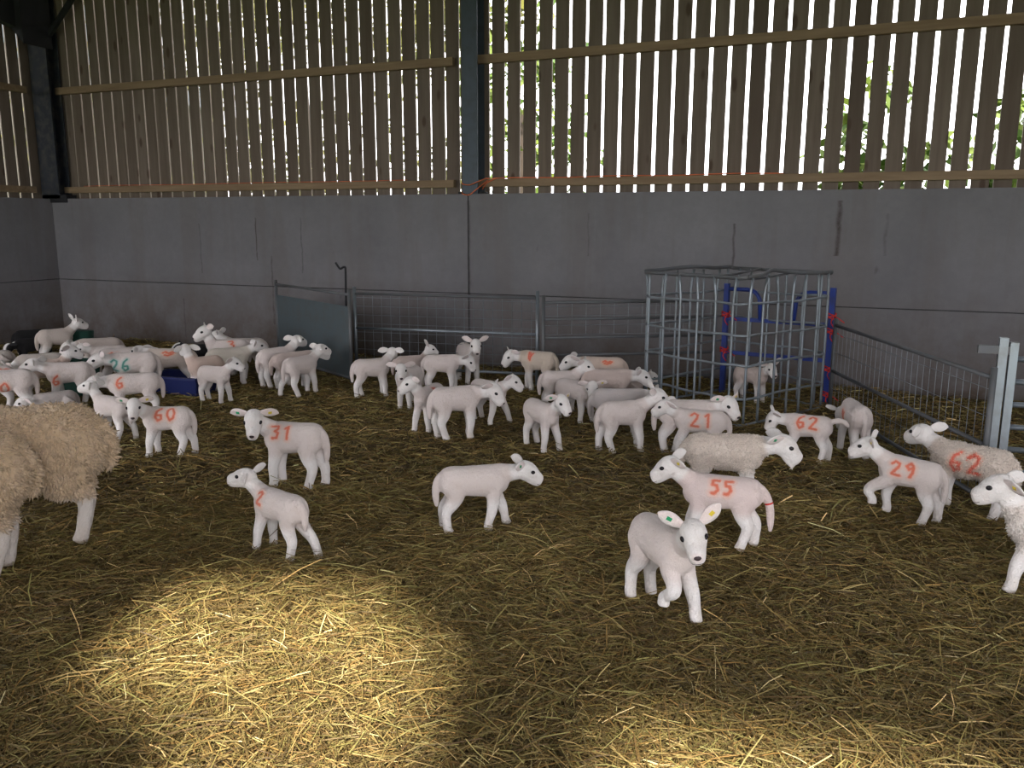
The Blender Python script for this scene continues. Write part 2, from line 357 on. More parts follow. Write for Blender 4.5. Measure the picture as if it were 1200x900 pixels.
def place(name, me, parent, pos, z, y, sc=1.):
    """child whose local z axis points along z and local y along y"""
    o = bpy.data.objects.new(name, me); COL.objects.link(o); o.parent = parent
    z = nrm(z); y = nrm(np.asarray(y)-z*(np.asarray(y)@z)); x = np.cross(y, z); Mx = Matrix.Identity(4)
    for i in range(3): Mx[i][0], Mx[i][1], Mx[i][2], Mx[i][3] = x[i]*sc, y[i]*sc, z[i]*sc, pos[i]
    o.matrix_local = Mx; return o
REPORT = []
def sheep(label, h, H=None, name='lamb', cat='lamb', group='young lambs in the straw pen', **kw):
    P = dict(bend=0., pitch=0., dz=0., fat=1., wide=1., legr=1.08, neck=.135, nfat=1., hs=1.17, lenx=.90, legz=(.235, .165), legu=1., ne=35., hp=-22., hr=0., ear=5., eback=.35, droop=1., legs=[(0, 0, 0)]*4, tail=1., tout=0., tside=0., lie=False, mouth=False,
             mark=None, mat=MW, tags='', body=(.68, .590, .560), white=(.80, .755, .735), vox=.0065, black=False, mh=.095, back_=None)
    P.update(kw); P['h'] = h
    if H is None: H = h
    hy = (H-h+180) % 360-180; P['hy'] = hy; P['ny'] = P.get('ny', hy*.55)
    if P['lie']: P['dz'] -= .175
    if 'cx' not in P: P['cx'] = (P['x0']+P['x1'])/2 if ('x0' in P and 'x1' in P) else P.get('x1', P.get('x0'))
    best = None; full = 'yt' in P and 'x0' in P and 'x1' in P and 'yb' in P
    for lx_ in ((P['lenx'], .84, .78) if full else (P['lenx'],)):
        for dn in ((0, 7, 14) if full and P['ne'] > 10 else (0,)):
            Q = dict(P, lenx=lx_, ne=P['ne']+dn); L, info = sheep_geo(Q)
            r = fit(Q, np.concatenate([v for v, _ in L]+[e[0] for e in info['ears']]))
            c = (abs(r[3][1]-P['yt'])+.5*(abs(r[3][0]-P['x0'])+abs(r[3][2]-P['x1']))+.25*dn+20*(.9-lx_)) if full else 0
            if best is None or c < best[0]: best = (c, Q, L, info, r)
    _, P, L, info, (pos, ang, s, bb) = best
    REPORT.append((label[:34], np.round(pos[:2], 2), round(s, 2), tuple(int(b) for b in bb)))
    mb = MB()
    for v, f in L: mb.add(v, f)
    tmp = obj('tmp', mb.mesh('tmp')); rm = tmp.modifiers.new('r', 'REMESH'); rm.mode = 'VOXEL'; rm.voxel_size = P['vox']/s
    sm = tmp.modifiers.new('s', 'SMOOTH'); sm.factor = .5; sm.iterations = P.get('smooth', 6)
    dg = bpy.context.evaluated_depsgraph_get(); me0 = bpy.data.meshes.new_from_object(tmp.evaluated_get(dg))
    n = len(me0.vertices); V = np.empty(n*3); me0.vertices.foreach_get('co', V); V = V.reshape(-1, 3)
    F = [tuple(p.vertices) for p in me0.polygons]
    bpy.data.objects.remove(tmp); bpy.data.meshes.remove(me0)
    z = V[:, 2]; hc, f_, l_, u_ = info['hc'], info['f'], info['l'], info['u']
    sst = lambda a, b, x: (lambda t: t*t*(3-2*t))(np.clip((x-a)/(b-a), 0, 1))
    # intrinsic colours of coat, face, legs and hooves
    leg = sst(*P['legz'], z) if not P['lie'] else sst(.05, .02, z)
    legd = np.min([np.min(np.linalg.norm(V[:, None, :]-q[None, 4::2, :], axis=2), axis=1) for q in info['legs']], axis=0)
    leg = leg*sst(.085, .05, legd)
    hd = np.linalg.norm(V-(hc+f_*.03), axis=1); tt_ = np.clip((V-hc)@f_, -.02, .10*P['hs'])[:, None]; hseg = np.linalg.norm(V-hc-tt_*f_, axis=1); head = sst(.088*P['hs'], .062*P['hs'], hseg)
    wmask = np.maximum(leg, head)
    body = np.array(P['body']); white = np.array(P['white'])
    C = body*(1-wmask[:, None])+white*wmask[:, None]
    if P['black']:
        C = np.tile([.012, .011, .012], (n, 1)); wf = sst(.035, .02, np.abs((V-hc)@l_))*sst(.07, .1, hd+.05)*head
        C = C*(1-wf[:, None])+np.array([.75, .72, .70])*wf[:, None]
        w2 = (leg > .5)*sst(.07, .05, z); C = C*(1-w2[:, None])+np.array([.7, .66, .62])*w2[:, None]
    hoof = sst(.022, .010, z)*(0 if P['lie'] else 1); C = C*(1-hoof[:, None])+np.array([.22, .17, .12])*hoof[:, None]
    dirt = sst(.14, .02, z)*.25*(.5+.5*np.sin(V[:, 0]*90+V[:, 1]*70)); C = C*(1-dirt[:, None])+np.array([.48, .38, .25])*dirt[:, None]
    # pale pink muzzle and eye rims
    mz = sst(.03, .012, np.linalg.norm(V-(hc+(f_*.1-u_*.02)*P['hs']), axis=1))*(0 if P['black'] else .35); C = C*(1-mz[:, None])+np.array([.62, .42, .40])*mz[:, None]
    fle = (1-wmask)
    if P.get('fluff'):   # uneven fleece
        nz = P['fluff']; N = V-np.array([0, 0, .3]); N[:, 0] *= .15; N = N/np.maximum(np.linalg.norm(N, axis=1, keepdims=True), 1e-6)
        k = 1/P.get('fs', .02)
        w = np.sin(V[:, 0]*k+2*np.sin(V[:, 2]*k*.6))*np.sin(V[:, 2]*k*1.1+1.7*np.sin(V[:, 1]*k*.8))+.6*np.sin(V[:, 0]*k*2.3+V[:, 1]*k*1.9)*np.sin(V[:, 2]*k*2.1-V[:, 1]*k*1.3)
        V = V+N*(w*nz*fle)[:, None]
    md = np.full(n, .2)
    if P['mark']:
        for txt, px, py, side in P['mark']:
            ca, sa = math.cos(ang), math.sin(ang)
            W = np.stack([V[:, 0]*ca-V[:, 1]*sa, V[:, 0]*sa+V[:, 1]*ca, V[:, 2]], 1)*s+pos
            sg = 1 if math.sin(R(h)) < -.5 or math.cos(R(h)) < 0 else -1
            if side: sg = side
            pr = proj(W); ok = V[:, 1]*sg > .01
            e = np.where(ok, np.hypot(pr[:, 0]-px, pr[:, 1]-py), 1e9); c = V[np.argmin(e)].copy(); c[2] = min(c[2], .352+P['dz'])
            mh = P['mh']/s; mw = mh*.62; u = (V[:, 0]-c[0])*(-1 if sg > 0 else 1)
            # unroll the flank so that the figure follows the curve of the ribs
            v = np.hypot(V[:, 2]-.30, V[:, 1])*np.arctan2(V[:, 2]-.30, np.abs(V[:, 1])); v0 = np.hypot(c[2]-.30, c[1])*math.atan2(c[2]-.30, abs(c[1])); v = v-v0
            tot = len(txt)*mw+(len(txt)-1)*mw*.35
            for k, ch in enumerate(txt):
                u0 = -tot/2+k*mw*1.35
                for st in DIG[ch]:
                    st = [(u0+a*mw, (b-.5)*mh) for a, b in st]
                    for (ax, ay), (bx, by) in zip(st[:-1], st[1:]):
                        tt = np.clip(((u-ax)*(bx-ax)+(v-ay)*(by-ay))/((bx-ax)**2+(by-ay)**2+1e-9), 0, 1)
                        dd = np.hypot(u-ax-tt*(bx-ax), v-ay-tt*(by-ay)); dd = np.where(ok, dd, .2); md = np.minimum(md, dd*s)
    # ears join the same body surface
    allV = [V]; allF = list(F); allC = [C]; allM = [md]; nn = n; fl = [fle]
    for v, f, side, q, wv in info['ears']:
        axis = np.array([q[np.argmin(np.linalg.norm(q[:, :3]-p, axis=1)), :3] for p in v]); inn = sst(0., .004, (v-axis)@nrm(f_*.8+u_*.1))
        base = np.array([.02, .02, .022]) if P['black'] else white*.98
        ec = base*(1-inn[:, None]*.4)+np.array([.66, .46, .44])*inn[:, None]*.4 if not P['black'] else np.tile(base, (len(v), 1))
        allV.append(v); allF += [tuple(i+nn for i in ff) for ff in f]; nn += len(v); allC.append(ec); allM.append(np.full(len(v), .2)); fl.append(np.zeros(len(v)))
    if P.get('tuft'):    # locks of wool standing off the skin, part of the same surface
        nt, tl_, tr_ = P['tuft']; rg = np.random.default_rng(int(abs(pos[0]*1000))); V0 = allV[0]; FA = np.array(F)
        e1 = V0[FA[:, 2]]-V0[FA[:, 0]]; e2 = V0[FA[:, 3 if FA.shape[1] > 3 else 1]]-V0[FA[:, 1]]; nr = np.cross(e1, e2); ar = np.linalg.norm(nr, axis=1); nr = nr/np.maximum(ar, 1e-12)[:, None]
        wgt = ar*(fl[0][FA[:, 0]] > .55); ids = rg.choice(len(FA), nt, p=wgt/wgt.sum())
        w4 = rg.dirichlet((1, 1, 1, 1), nt); base = (V0[FA[ids]]*w4[:, :, None]).sum(1); N = nr[ids]
        lk = np.stack([np.sin(base[:, 0]*60+base[:, 2]*25), np.sin(base[:, 1]*50+base[:, 0]*30), np.sin(base[:, 2]*55)], 1)
        d = N*.62+np.array([-.15, 0, -.45])+.30*lk+rg.normal(0, .30, (nt, 3)); d -= N*np.minimum(0, (d*N).sum(1))[:, None]*1.3; d /= np.linalg.norm(d, axis=1, keepdims=True)
        sd = np.cross(d, rg.normal(0, 1, (nt, 3))); sd /= np.linalg.norm(sd, axis=1, keepdims=True); ud = np.cross(sd, d)
        ln = tl_*rg.uniform(.6, 1.35, nt)/s; rr = tr_*rg.uniform(.7, 1.3, nt)/s; curl = rg.normal(0, .35, (nt, 1))
        b0 = base-N*(.35*ln)[:, None]; rings = []
        for t, q in ((0, 1.), (.55, .9)):
            c0 = b0+d*(ln*t*1.3)[:, None]+sd*(curl*ln[:, None]*t*t)
            for k in range(4): a = k*math.pi/2; rings.append(c0+(sd*math.cos(a)+ud*math.sin(a))*(rr*q)[:, None])
        rings.append(b0+d*(ln*1.3)[:, None]+sd*(curl*ln[:, None]*1.0)+np.array([0, 0, -.15])*ln[:, None])
        TV = np.stack(rings, 1).reshape(-1, 3); bi = np.arange(nt)[:, None]*9+nn
        q4 = np.concatenate([bi+np.array([[k, (k+1) % 4, 4+(k+1) % 4, 4+k]]) for k in range(4)]); q3 = np.concatenate([bi+np.array([[4+k, 4+(k+1) % 4, 8]]) for k in range(4)])
        allF += [tuple(int(i) for i in r) for r in q4]+[tuple(int(i) for i in r) for r in q3]; nn += len(TV)
        near = FA[ids, 0]; tc = C[near]*rg.uniform(.82, 1.14, (nt, 1))*np.array([1, 1, 1])
        allV.append(TV); allC.append(np.repeat(tc, 9, 0)); allM.append(np.repeat(md[near], 9)); fl.append(np.ones(len(TV)))
    V = np.concatenate(allV)*s; C = np.concatenate(allC)
    me = bpy.data.meshes.new(name); me.from_pydata(V.tolist(), [], allF); me.update()
    me.polygons.foreach_set('use_smooth', [True]*len(me.polygons))
    C4 = np.concatenate([C, np.ones((len(C), 1))], 1).astype(np.float32)
    me.attributes.new('Col', 'FLOAT_COLOR', 'POINT').data.foreach_set('color', C4.ravel())
    me.attributes.new('mark', 'FLOAT', 'POINT').data.foreach_set('value', np.concatenate(allM).astype(np.float32))
    me.attributes.new('fleece', 'FLOAT', 'POINT').data.foreach_set('value', np.concatenate(fl).astype(np.float32))
    o = obj(name, me, MWB if P['black'] else P['mat']); o.location = (pos[0], pos[1], 0); o.rotation_euler = (0, 0, ang)
    tag(o, label, cat, group)
    hs = P['hs']*s; hc = hc*s
    for sd in (1, -1): place('eye', EYE_ME, o, hc+(f_*.034+l_*sd*.0385+u_*.012)*hs, l_*sd+f_*.35+u_*.1, u_, hs)
    nz = place('nose', NOSE_ME, o, hc+(f_*.1005-u_*.019)*hs, f_, u_, hs)
    if P['vox'] <= .006 and not P['mouth']:
        pr = []
        for a, b_, c in ((.078, -.046, -.030), (.094, -.046, -.020), (.101, -.044, 0), (.094, -.046, .020), (.078, -.046, .030)):
            q = (hc/s if False else info['hc'])+(f_*a+u_*b_+l_*c)*P['hs']; pr.append(V[np.argmin(np.linalg.norm(V-q*s, axis=1))])
        b = MB(); b.tube(cr(pr, 3), .0016*s, 5); b.build('mouth', MNOSE, o)
    if P['mouth']:
        mm = ball(.016, .007, .018).mesh('mouth', True); mm.materials.append(MPNOSE); place('mouth', mm, o, hc+(f_*.083-u_*.047)*hs, f_, u_, hs)
    for c, sd in zip(P['tags'], (1, -1)):
        if c in TAGS:
            q = [e for e in info['ears'] if e[2] == sd][0]; p = q[3][7, :3]*s; wv = q[4]; nn_ = nrm(np.cross(q[3][9, :3]-q[3][5, :3], wv)); nn_ = nn_*(1 if nn_@f_ > 0 else -1)
            place('ear_tag', TAGS[c], o, p+nn_*.003*hs, nn_, wv, hs)
    if P.get('band') and P['tail']:
        i = 8; b = MB(); p = info['tail'][i]*s; d = nrm(info['tail'][i+1]-info['tail'][i-1]); b.tube([p-d*.004, p+d*.004], .0225*s, 12); bo = b.build('tail_band', MRED, o)
    return o
# ------------------------------------------------------------------ the setting
YW, YB = 8.98, 9.20            # inner face of the concrete wall, plane of the boards
XL = float(at_y(60, 232, YW)[0]); XR = 7.5; YF = -1.5
GAP0, GP = -10.589*YB/9.181, .1887*YB/9.181
h_up, h_low = 1.6+1.809*YB/9.181, 1.6+.4552*YB/9.181
h_top, h_joint = 1.6+.3386*YW/9.181, 1.6-.8246*YW/9.181
ROOFZ = 6.2
floor_mb = MB(); gx = np.linspace(XL, XR, 150); gy = np.linspace(YF, YW, 110)
def bed_z(x, y): return .018*np.sin(1.7*x+.6*y)*np.sin(1.3*y-.5*x)+.012*np.sin(4.1*x+1.3)*np.sin(3.7*y)
GX, GY = np.meshgrid(gx, gy); GZ = bed_z(GX, GY)-.022
fv = np.stack([GX, GY, GZ], 2).reshape(-1, 3); nx = len(gx)
floor_mb.add(fv, [(j*nx+i, j*nx+i+1, (j+1)*nx+i+1, (j+1)*nx+i) for j in range(len(gy)-1) for i in range(nx-1)])
tag(floor_mb.build('floor', MFLO, smooth=True), kind='structure')

def concrete_panels(parent, axis, a0, a1, joints, face, thick, sgn):
    js = [a0]+joints+[a1]
    for lo, hi in ((-.1, h_joint-.0035), (h_joint+.0035, h_top)):
        for p, q in zip(js[:-1], js[1:]):
            b = MB(); g = .005
            if axis == 'x': b.box(p+g, q-g, face, face+sgn*thick, lo, hi)
            else: b.box(face, face+sgn*thick, p+g, q-g, lo, hi)
            o = b.build('concrete_panel', MCON, parent)
            bv = o.modifiers.new('b', 'BEVEL'); bv.width = .006; bv.segments = 2
    b = MB()
    if axis == 'x': b.box(a0, a1, face+sgn*.02, face+sgn*(thick-.01), -.1, h_top-.02)
    else: b.box(face+sgn*.02, face+sgn*(thick-.01), a0, a1, -.1, h_top-.02)
    b.build('joint_filler', MDARK, parent)
wb = tag(empty('wall_back'), kind='structure')
jx = float(at_y(549, 300, YW)[0])
concrete_panels(wb, 'x', XL, XR, [jx, jx+6.1], YW, .16, 1)
def boards(parent, place_, i0, i1, z0, z1, skip=()):
    b = MB()
    for i in range(i0, i1):
        g = GP*(.10+.045*random.random()+(.048 if i > 34 else -.012))
        b_ = place_(i, g); b.box(*b_, z0, z1, t=min(1, max(0, random.gauss(.5, .15))))
    return b.build('timber_cladding', MTIM, parent, attr='tone')
boards(wb, lambda i, g: (GAP0+i*GP+g, GAP0+(i+1)*GP-g*.2, YB+random.uniform(-.004, .004), YB+.025), -2, 92, h_top-.10, ROOFZ)
for z, dz_ in ((h_low, .085), (h_up, .095), (4.72, .19), (5.7, .1)):
    for p, q in ((XL+.1, -4.42), (-4.19, XR)):
        b = MB(); b.box(p, q, YB-.075, YB-.005, z-dz_/2, z+dz_/2); o = b.build('purlin', MPUR, wb)
        bv = o.modifiers.new('b', 'BEVEL'); bv.width = .004
wl = tag(empty('wall_left'), kind='structure')
concrete_panels(wl, 'y', YF, YW+.16, [4.2], XL, .16, -1)
boards(wl, lambda i, g: (XL-.245, XL-.22, YB+.03-(i+1)*GP+g, YB+.03-i*GP), 0, 58, h_top-.1, ROOFZ)
for z in (h_low, h_up):
    b = MB(); b.box(XL-.215, XL-.145, YF, YW-.1, z-.045, z+.045); b.build('purlin', MPUR, wl)
wr = tag(empty('wall_right'), kind='structure')
concrete_panels(wr, 'y', YF, YW+.16, [4.2], XR, .16, 1)
boards(wr, lambda i, g: (XR+.22, XR+.245, YW-.12-(i+1)*GP+g, YW-.12-i*GP), 0, 58, h_top-.1, ROOFZ)
b = MB(); b.box(XL-.4, XR+.4, YF-.3, YB+.4, ROOFZ, ROOFZ+.05)
tag(b.build('ceiling', MSHEET), kind='structure')
# unseen panels added behind the camera, cut to shape sun patches on the bedding
wf = tag(empty('front_shade_panels'), kind='structure')
E_ = SHADE_OUTLINES
def prism(poly, y0, y1):
    n = len(poly); v = [(x, y, z) for y in (y0, y1) for x, z in poly]
    f = [tuple(range(n)), tuple(range(2*n-1, n-1, -1))]+[(i, i+n, (i+1) % n+n, (i+1) % n) for i in range(n)]
    return v, f
for nm, poly in E_:
    b = MB(); b.add(*prism(poly, YF-.05, YF)); b.build(nm, MSHEET, wf)
# outside
b = MB(); b.box(-60, 60, -60, 70, -.30, -.14)
MGR = mat('meadow', (.10, .15, .05), .9); tag(b.build('ground', MGR), kind='structure')
# steel frame
def column(x, y, w, dp, z0, z1, name='steel_column', m=None):
    r = empty(name, (x, y, 0)); b = MB(); t = .016
    b.box(-w/2, w/2, 0, t, z0, z1); b.box(-w/2, w/2, dp-t, dp, z0, z1); b.box(-.006, .006, t, dp-t, z0, z1)
    o = b.build('column_section', m or MCOLM, r); return r
cxm = float(at_y(550.5, 100, YW+.02)[0])
c1 = column(cxm, YW+.01, .19, YB-YW-.02, h_top+.002, ROOFZ)
tag(c1, 'slate blue steel column rising in the middle of the slatted wall', 'column')
for sx in (-1, 1):
    b = MB(); b.bar((sx*.10, .10, 4.20), (sx*.85, .12, 4.75), .05, .07); b.build('knee_brace', MDARK, c1)
b = MB(); b.box(-.16, .16, .02, .15, h_low-.20, h_low-.10); b.build('cleat', MDARK, c1)
c2 = column(XL+.02, YW-.02, .34, .20, h_top+.002, ROOFZ, m=MCOR)
tag(c2, 'dark steel column standing in the left corner of the barn', 'column')
b = MB(); b.bar((.10, .06, 4.05), (1.15, .12, 5.05), .05, .06); b.build('knee_brace', MDARK, c2)
b = MB(); b.add(*prism([(.19, 3.95), (.19, 5.6), (-.25, 5.6), (-.25, 4.4)], -.35, .1)); b.build('haunch_plate', MDARK, c2)
b = MB(); b.bar((.02, .05, 4.25), (.02, -3.2, 4.95), .12, .34); b.build('rafter_arm', MDARK, c2)
b = MB(); b.box(-.15, .30, .0, .17, h_low-.18, h_low-.07); b.build('cleat', MDARK, c2)
# orange twine stretched along the low purlin and knotted round the column
b = MB(); zt = h_low+.05
pts = [(cxm+.16+i*.25, YB-.085, zt+.004*math.sin(i*1.3)) for i in range(14)]
b.tube(cr([(cxm-.13, YB-.10, zt-.01), (cxm-.09, YW-.01, zt-.06), (cxm, YW-.012, zt-.075), (cxm+.08, YW-.01, zt-.05), (cxm+.14, YB-.09, zt)]+pts, 4), .006, 6)
b.tube(cr([(cxm-.13, YB-.10, zt-.12), (cxm-.09, YW-.01, zt-.17), (cxm, YW-.012, zt-.185), (cxm+.08, YW-.01, zt-.13), (cxm+.17, YB-.085, zt-.02)], 5), .007, 6)
b.tube(cr([(cxm+.10, YB-.09, zt-.12), (cxm+.16, YB-.095, zt-.05), (cxm+.27, YB-.085, zt+.0)], 5), .007, 6)
tag(b.build('twine', MORA, smooth=True), 'orange baler twine tied round the middle column along the low purlin', 'twine')
b = MB(); b.tube([(XL+.5+i*.4, YB-.084, zt-.0+.003*math.sin(i)) for i in range(14)], .004, 5)
tag(b.build('twine', MORA, smooth=True), 'thin orange twine lying on the low purlin left of the column', 'twine')
# ------------------------------------------------------------------ straw bedding
def straw(n, seed, rmin, rmax, pw, wid, lift, tlo=0.):
    rg = np.random.default_rng(seed)
    r = (rmin**pw+(rmax**pw-rmin**pw)*rg.random(n))**(1/pw)
    th = rg.uniform(R(22+90-54), R(22+90+52), n); x = r*np.cos(th); y = r*np.sin(th)
    ok = (x > XL+.2) & (x < XR-.2) & (y < YW-.2); x, y, r = x[ok], y[ok], r[ok]; n = len(x)
    # swirls: neighbouring stalks lie roughly the same way
    fld = 1.2*np.sin(1.9*x+.7*y)+1.1*np.sin(2.3*y-1.1*x+1)+.8*np.sin(5*x-3*y)
    a = fld+rg.normal(0, 1.15, n); ln = np.clip(rg.lognormal(math.log(.070), .55, n), .02, .30); w = wid*rg.uniform(.6, 1.5, n)*(1+.05*(r-3))
    tilt = rg.normal(0, .16, n); bend = rg.normal(0, .22, n); roll = rg.uniform(-1.1, 1.1, n)
    d = np.stack([np.cos(a)*np.cos(tilt), np.sin(a)*np.cos(tilt), np.sin(tilt)], 1); sd = np.stack([-np.sin(a), np.cos(a), np.zeros(n)], 1)
    u = np.cross(d, sd); wv = sd*np.cos(roll)[:, None]+u*np.sin(roll)[:, None]
    c = np.stack([x, y, bed_z(x, y)-.018+rg.random(n)**1.6*lift+np.abs(np.sin(tilt))*ln*.35], 1)
    V = np.empty((n, 6, 3))
    for k, t in enumerate((-.5, 0, .5)):
        p = c+d*(t*ln)[:, None]+sd*(bend*ln*(.25-t*t))[:, None]+np.array([0, 0, 1])*(.04*ln*(.25-t*t)*4)[:, None]
        V[:, 2*k] = p-wv*(w/2)[:, None]; V[:, 2*k+1] = p+wv*(w/2)[:, None]
    base = np.arange(n)[:, None]*6
    F = np.concatenate([base+np.array([[0, 1, 3, 2]]), base+np.array([[2, 3, 5, 4]])], 1).reshape(-1, 4)
    patch = .5+.25*np.sin(1.1*x+.4)*np.sin(1.5*y+x*.3)+.2*np.sin(3.3*x-1.9*y)
    tn = np.clip(tlo+.02+.46*rg.random(n)+.16*patch+.55*(rg.random(n) > .86)*rg.random(n), 0, 1)
    return V.reshape(-1, 3), F, np.repeat(tn, 6)
A = [straw(N_STRAW[0], 1, 1.7, 5.2, 1.15, .0027, .040), straw(N_STRAW[1], 2, 4.6, 13., .9, .0046, .045)]
off = 0; VV, FF, TT = [], [], []
for v, f, t in A: VV.append(v); FF.append(f+off); TT.append(t); off += len(v)
VV = np.concatenate(VV); FF = np.concatenate(FF); TT = np.concatenate(TT)
me = bpy.data.meshes.new('straw_bedding'); me.vertices.add(len(VV)); me.vertices.foreach_set('co', VV.ravel().astype(np.float32))
me.loops.add(FF.size); me.polygons.add(len(FF)); me.loops.foreach_set('vertex_index', FF.ravel().astype(np.int32))
me.polygons.foreach_set('loop_start', np.arange(0, FF.size, 4, dtype=np.int32)); me.update(calc_edges=True)
me.attributes.new('tone', 'FLOAT', 'POINT').data.foreach_set('value', TT.astype(np.float32))
tag(obj('straw_bedding', me, MSTR), 'loose golden brown straw spread over the barn floor', 'straw', kind='stuff')
# ------------------------------------------------------------------ hurdles, creep cage, feeders
def top_pt(px, py, z): p = at(px, py, z); return np.array([p[0], p[1], 0.])
def hurdle(a, b_, H, label, rails, mesh=None, sheet=None, cell=(.10, .10), mat_=MG, dark=None, wr_=.0024, group='wire hurdles along the back'):
    """rails are heights; mesh = (z0, z1); sheet = (z0, z1)"""
    a = np.asarray(a, float); b_ = np.asarray(b_, float); d = nrm(b_-a); Ln = float(np.linalg.norm(b_-a)); ang = math.atan2(d[1], d[0])
    r = empty('hurdle', a, ang); tag(r, label, 'hurdle', group)
    for x in (0, Ln):
        b = MB(); b.tube([(x, 0, .0), (x, 0, H)], .018, 10); b.build('post', mat_, r, True)
    for z in rails:
        b = MB(); b.tube([(0.01, 0, z), (Ln-.01, 0, z)], .0145, 8); b.build('rail', dark if dark and z == rails[-1] else mat_, r, True)
    if mesh:
        b = MB(); z0, z1 = mesh
        for x in np.arange(cell[0], Ln-.03, cell[0]): b.tube([(x, .006, z0), (x, .006, z1)], wr_, 4)
        for z in np.arange(z0, z1+.001, cell[1]): b.tube([(0, -.002, z), (Ln, -.002, z)], wr_, 4)
        b.build('wire_mesh', MG, r)
    if sheet:
        b = MB(); b.box(.02, Ln-.02, -.004, .004, sheet[0], sheet[1]); b.build('sheet_panel', MSHEET, r)
    return r
h1a, h1b = top_pt(323, 331, .92), top_pt(409, 343, .92)
hurdle(h1a, h1b, .95, 'sheeted grey green hurdle standing on the left of the wire hurdles', [.05, .90], sheet=(.06, .78), mat_=MGD)
h2a, h2b = top_pt(415, 336, .95), top_pt(630, 341, .95)
hurdle(h2a, h2b, .95, 'wire mesh hurdle between the sheeted hurdle and the bare railed hurdle', [.12, .52, .88], mesh=(.12, .86), cell=(.10, .09), dark=MGD)
h3a, h3b = top_pt(637, 346, .93), np.array([-1.25, 8.45, 0])
hurdle(h3a, h3b, .93, 'railed hurdle running behind the tube cage to the blue gate', [.12, .35, .52, .70, .86], mesh=(.55, .86), cell=(.14, .09), mat_=MGD)
h4a, h4b = at(972, 479), at(1148, 588)
hurdle(h4a, h4b, .80, 'low wire mesh hurdle right of the cage, from blue gate to pen gate', [.03, .34, .74], mesh=(.03, .74), cell=(.088, .16), mat_=MGD, dark=MGD, wr_=.0019)
# pen gate on the right
g0 = at(1163, 588); g = empty('pen_gate', g0)
tag(g, 'galvanised railed gate at the right edge with a square post', 'gate')
b = MB(); b.bar((-.034, 0, 0), (-.034, 0, .97), .044, .05, up=(0, 1, 0)); b.build('hanging_post', MG, g)
b = MB(); b.bar((.02, 0, .0), (.02, 0, .945), .042, .05, up=(0, 1, 0)); b.build('gate_stile', MG, g)
b = MB(); b.bar((2.6, 0, .0), (2.6, 0, .945), .05, .05, up=(0, 1, 0)); b.build('gate_stile', MG, g)
b = MB(); b.bar((-.16, 0, .90), (.03, 0, .90), .045, .045); b.build('latch_bar', MGD, g)
for i in range(7):
    b = MB(); b.tube([(.03, 0, .06+i*.132), (2.6, 0, .06+i*.132)], .0165, 8); b.build('rail', MG, g, True)
# pigtail stake beside the sheeted hurdle
b = MB(); p = at(408, 441); b.tube(cr([(0, 0, -.05), (0, 0, .5), (0.01, 0, 1.08), (.0, 0, 1.15), (-.04, 0, 1.135), (-.06, 0, 1.15), (-.09, 0, 1.20)], 5), .011, 8)
o = b.build('stake', MDARK, smooth=True); o.location = p; o.rotation_euler = (0, 0, YAW)
tag(o, 'black hooked metal stake in front of the sheeted hurdle', 'stake')
# tube cage: an upturned tank crate
cf = np.array([-.77, 6.71, 0]); cr_r = np.array([-.15, 7.80, 0]); ux = nrm(cr_r-cf); lx = 1.22; uy = np.array([-ux[1], ux[0], 0]); ly = 1.06
ce = tag(empty('crate_cage'), 'galvanised tube crate cage in front of the back wall with dented top ring', 'cage')
def cp(a, c, z): return cf+ux*a*lx+uy*c*ly+np.array([0, 0, z])
CZ = 1.20
def wob(t, k): return .006*math.sin(7*t+k)+.003*math.sin(17*t+2*k)
for zi, z in enumerate((.02, .235, .50, .735, .985)):
    b = MB(); pts = []; rc = .06
    for sgm, (p0, p1) in enumerate((((0, 0), (1, 0)), ((1, 0), (1, 1)), ((1, 1), (0, 1)), ((0, 1), (0, 0)))):
        for t in np.linspace(.06, .94, 9):
            a = p0[0]+(p1[0]-p0[0])*t; c = p0[1]+(p1[1]-p0[1])*t
            w = wob(t*2+sgm, zi*1.7) if 0 < zi else 0
            pts.append(cp(a+(w if sgm % 2 else 0), c+(0 if sgm % 2 else w), z+wob(t+sgm, zi+3)*(.9 if zi else 0)))
    pts.append(pts[0]); b.tube(cr(pts, 3), .0105, 8); b.build('ring', MG, ce, True)
b = MB(); pts = []
for sgm, (p0, p1) in enumerate((((0, 0), (1, 0)), ((1, 0), (1, 1)), ((1, 1), (0, 1)), ((0, 1), (0, 0)))):
    for t in np.linspace(.03, .97, 8):
        a = p0[0]+(p1[0]-p0[0])*t; c = p0[1]+(p1[1]-p0[1])*t
        dent = .065*math.exp(-((t-.42)/.16)**2) if sgm == 0 else (.05*math.exp(-((t-.55)/.2)**2) if sgm == 2 else 0.)
        inw = .12*math.exp(-((t-.45)/.2)**2) if sgm in (0, 2) else .03*math.sin(3*t)
        pts.append(cp(a, c+(inw if sgm == 0 else (-inw if sgm == 2 else 0)), CZ+dent*.5-.01*(sgm in (1, 3))))
pts.append(pts[0]); q = cr(pts, 3); b.add(*loft(q, [.008]*len(q), [.017]*len(q), n=8)); b.build('top_ring', MGD, ce, True)
for a0, c0, a1, c1_ in ((0.02, .35, .98, .30), (0.02, .72, .98, .68)):
    b = MB(); b.tube(cr([cp(a0, c0, CZ-.005), cp(.5, (c0+c1_)/2, CZ-.05), cp(a1, c1_, CZ-.005)], 5), .011, 8); b.build('top_bar', MGD, ce, True)
def upright(a, c, k, tip):
    b = MB(); n = 7; pts = []
    for i in range(n+1):
        z = .02+(CZ-.03)*i/n; w = .006*math.sin(3.1*z+k*2.3); top = tip*max(0, (z-.95)/.25)**2
        pts.append(cp(a+w*.7+(top if c in (0, 1) else 0), c+w*.6+(top if a in (0, 1) else 0), z))
    b.tube(cr(pts, 2), .0105, 8); b.build('upright', MG, ce, True)
k = 0
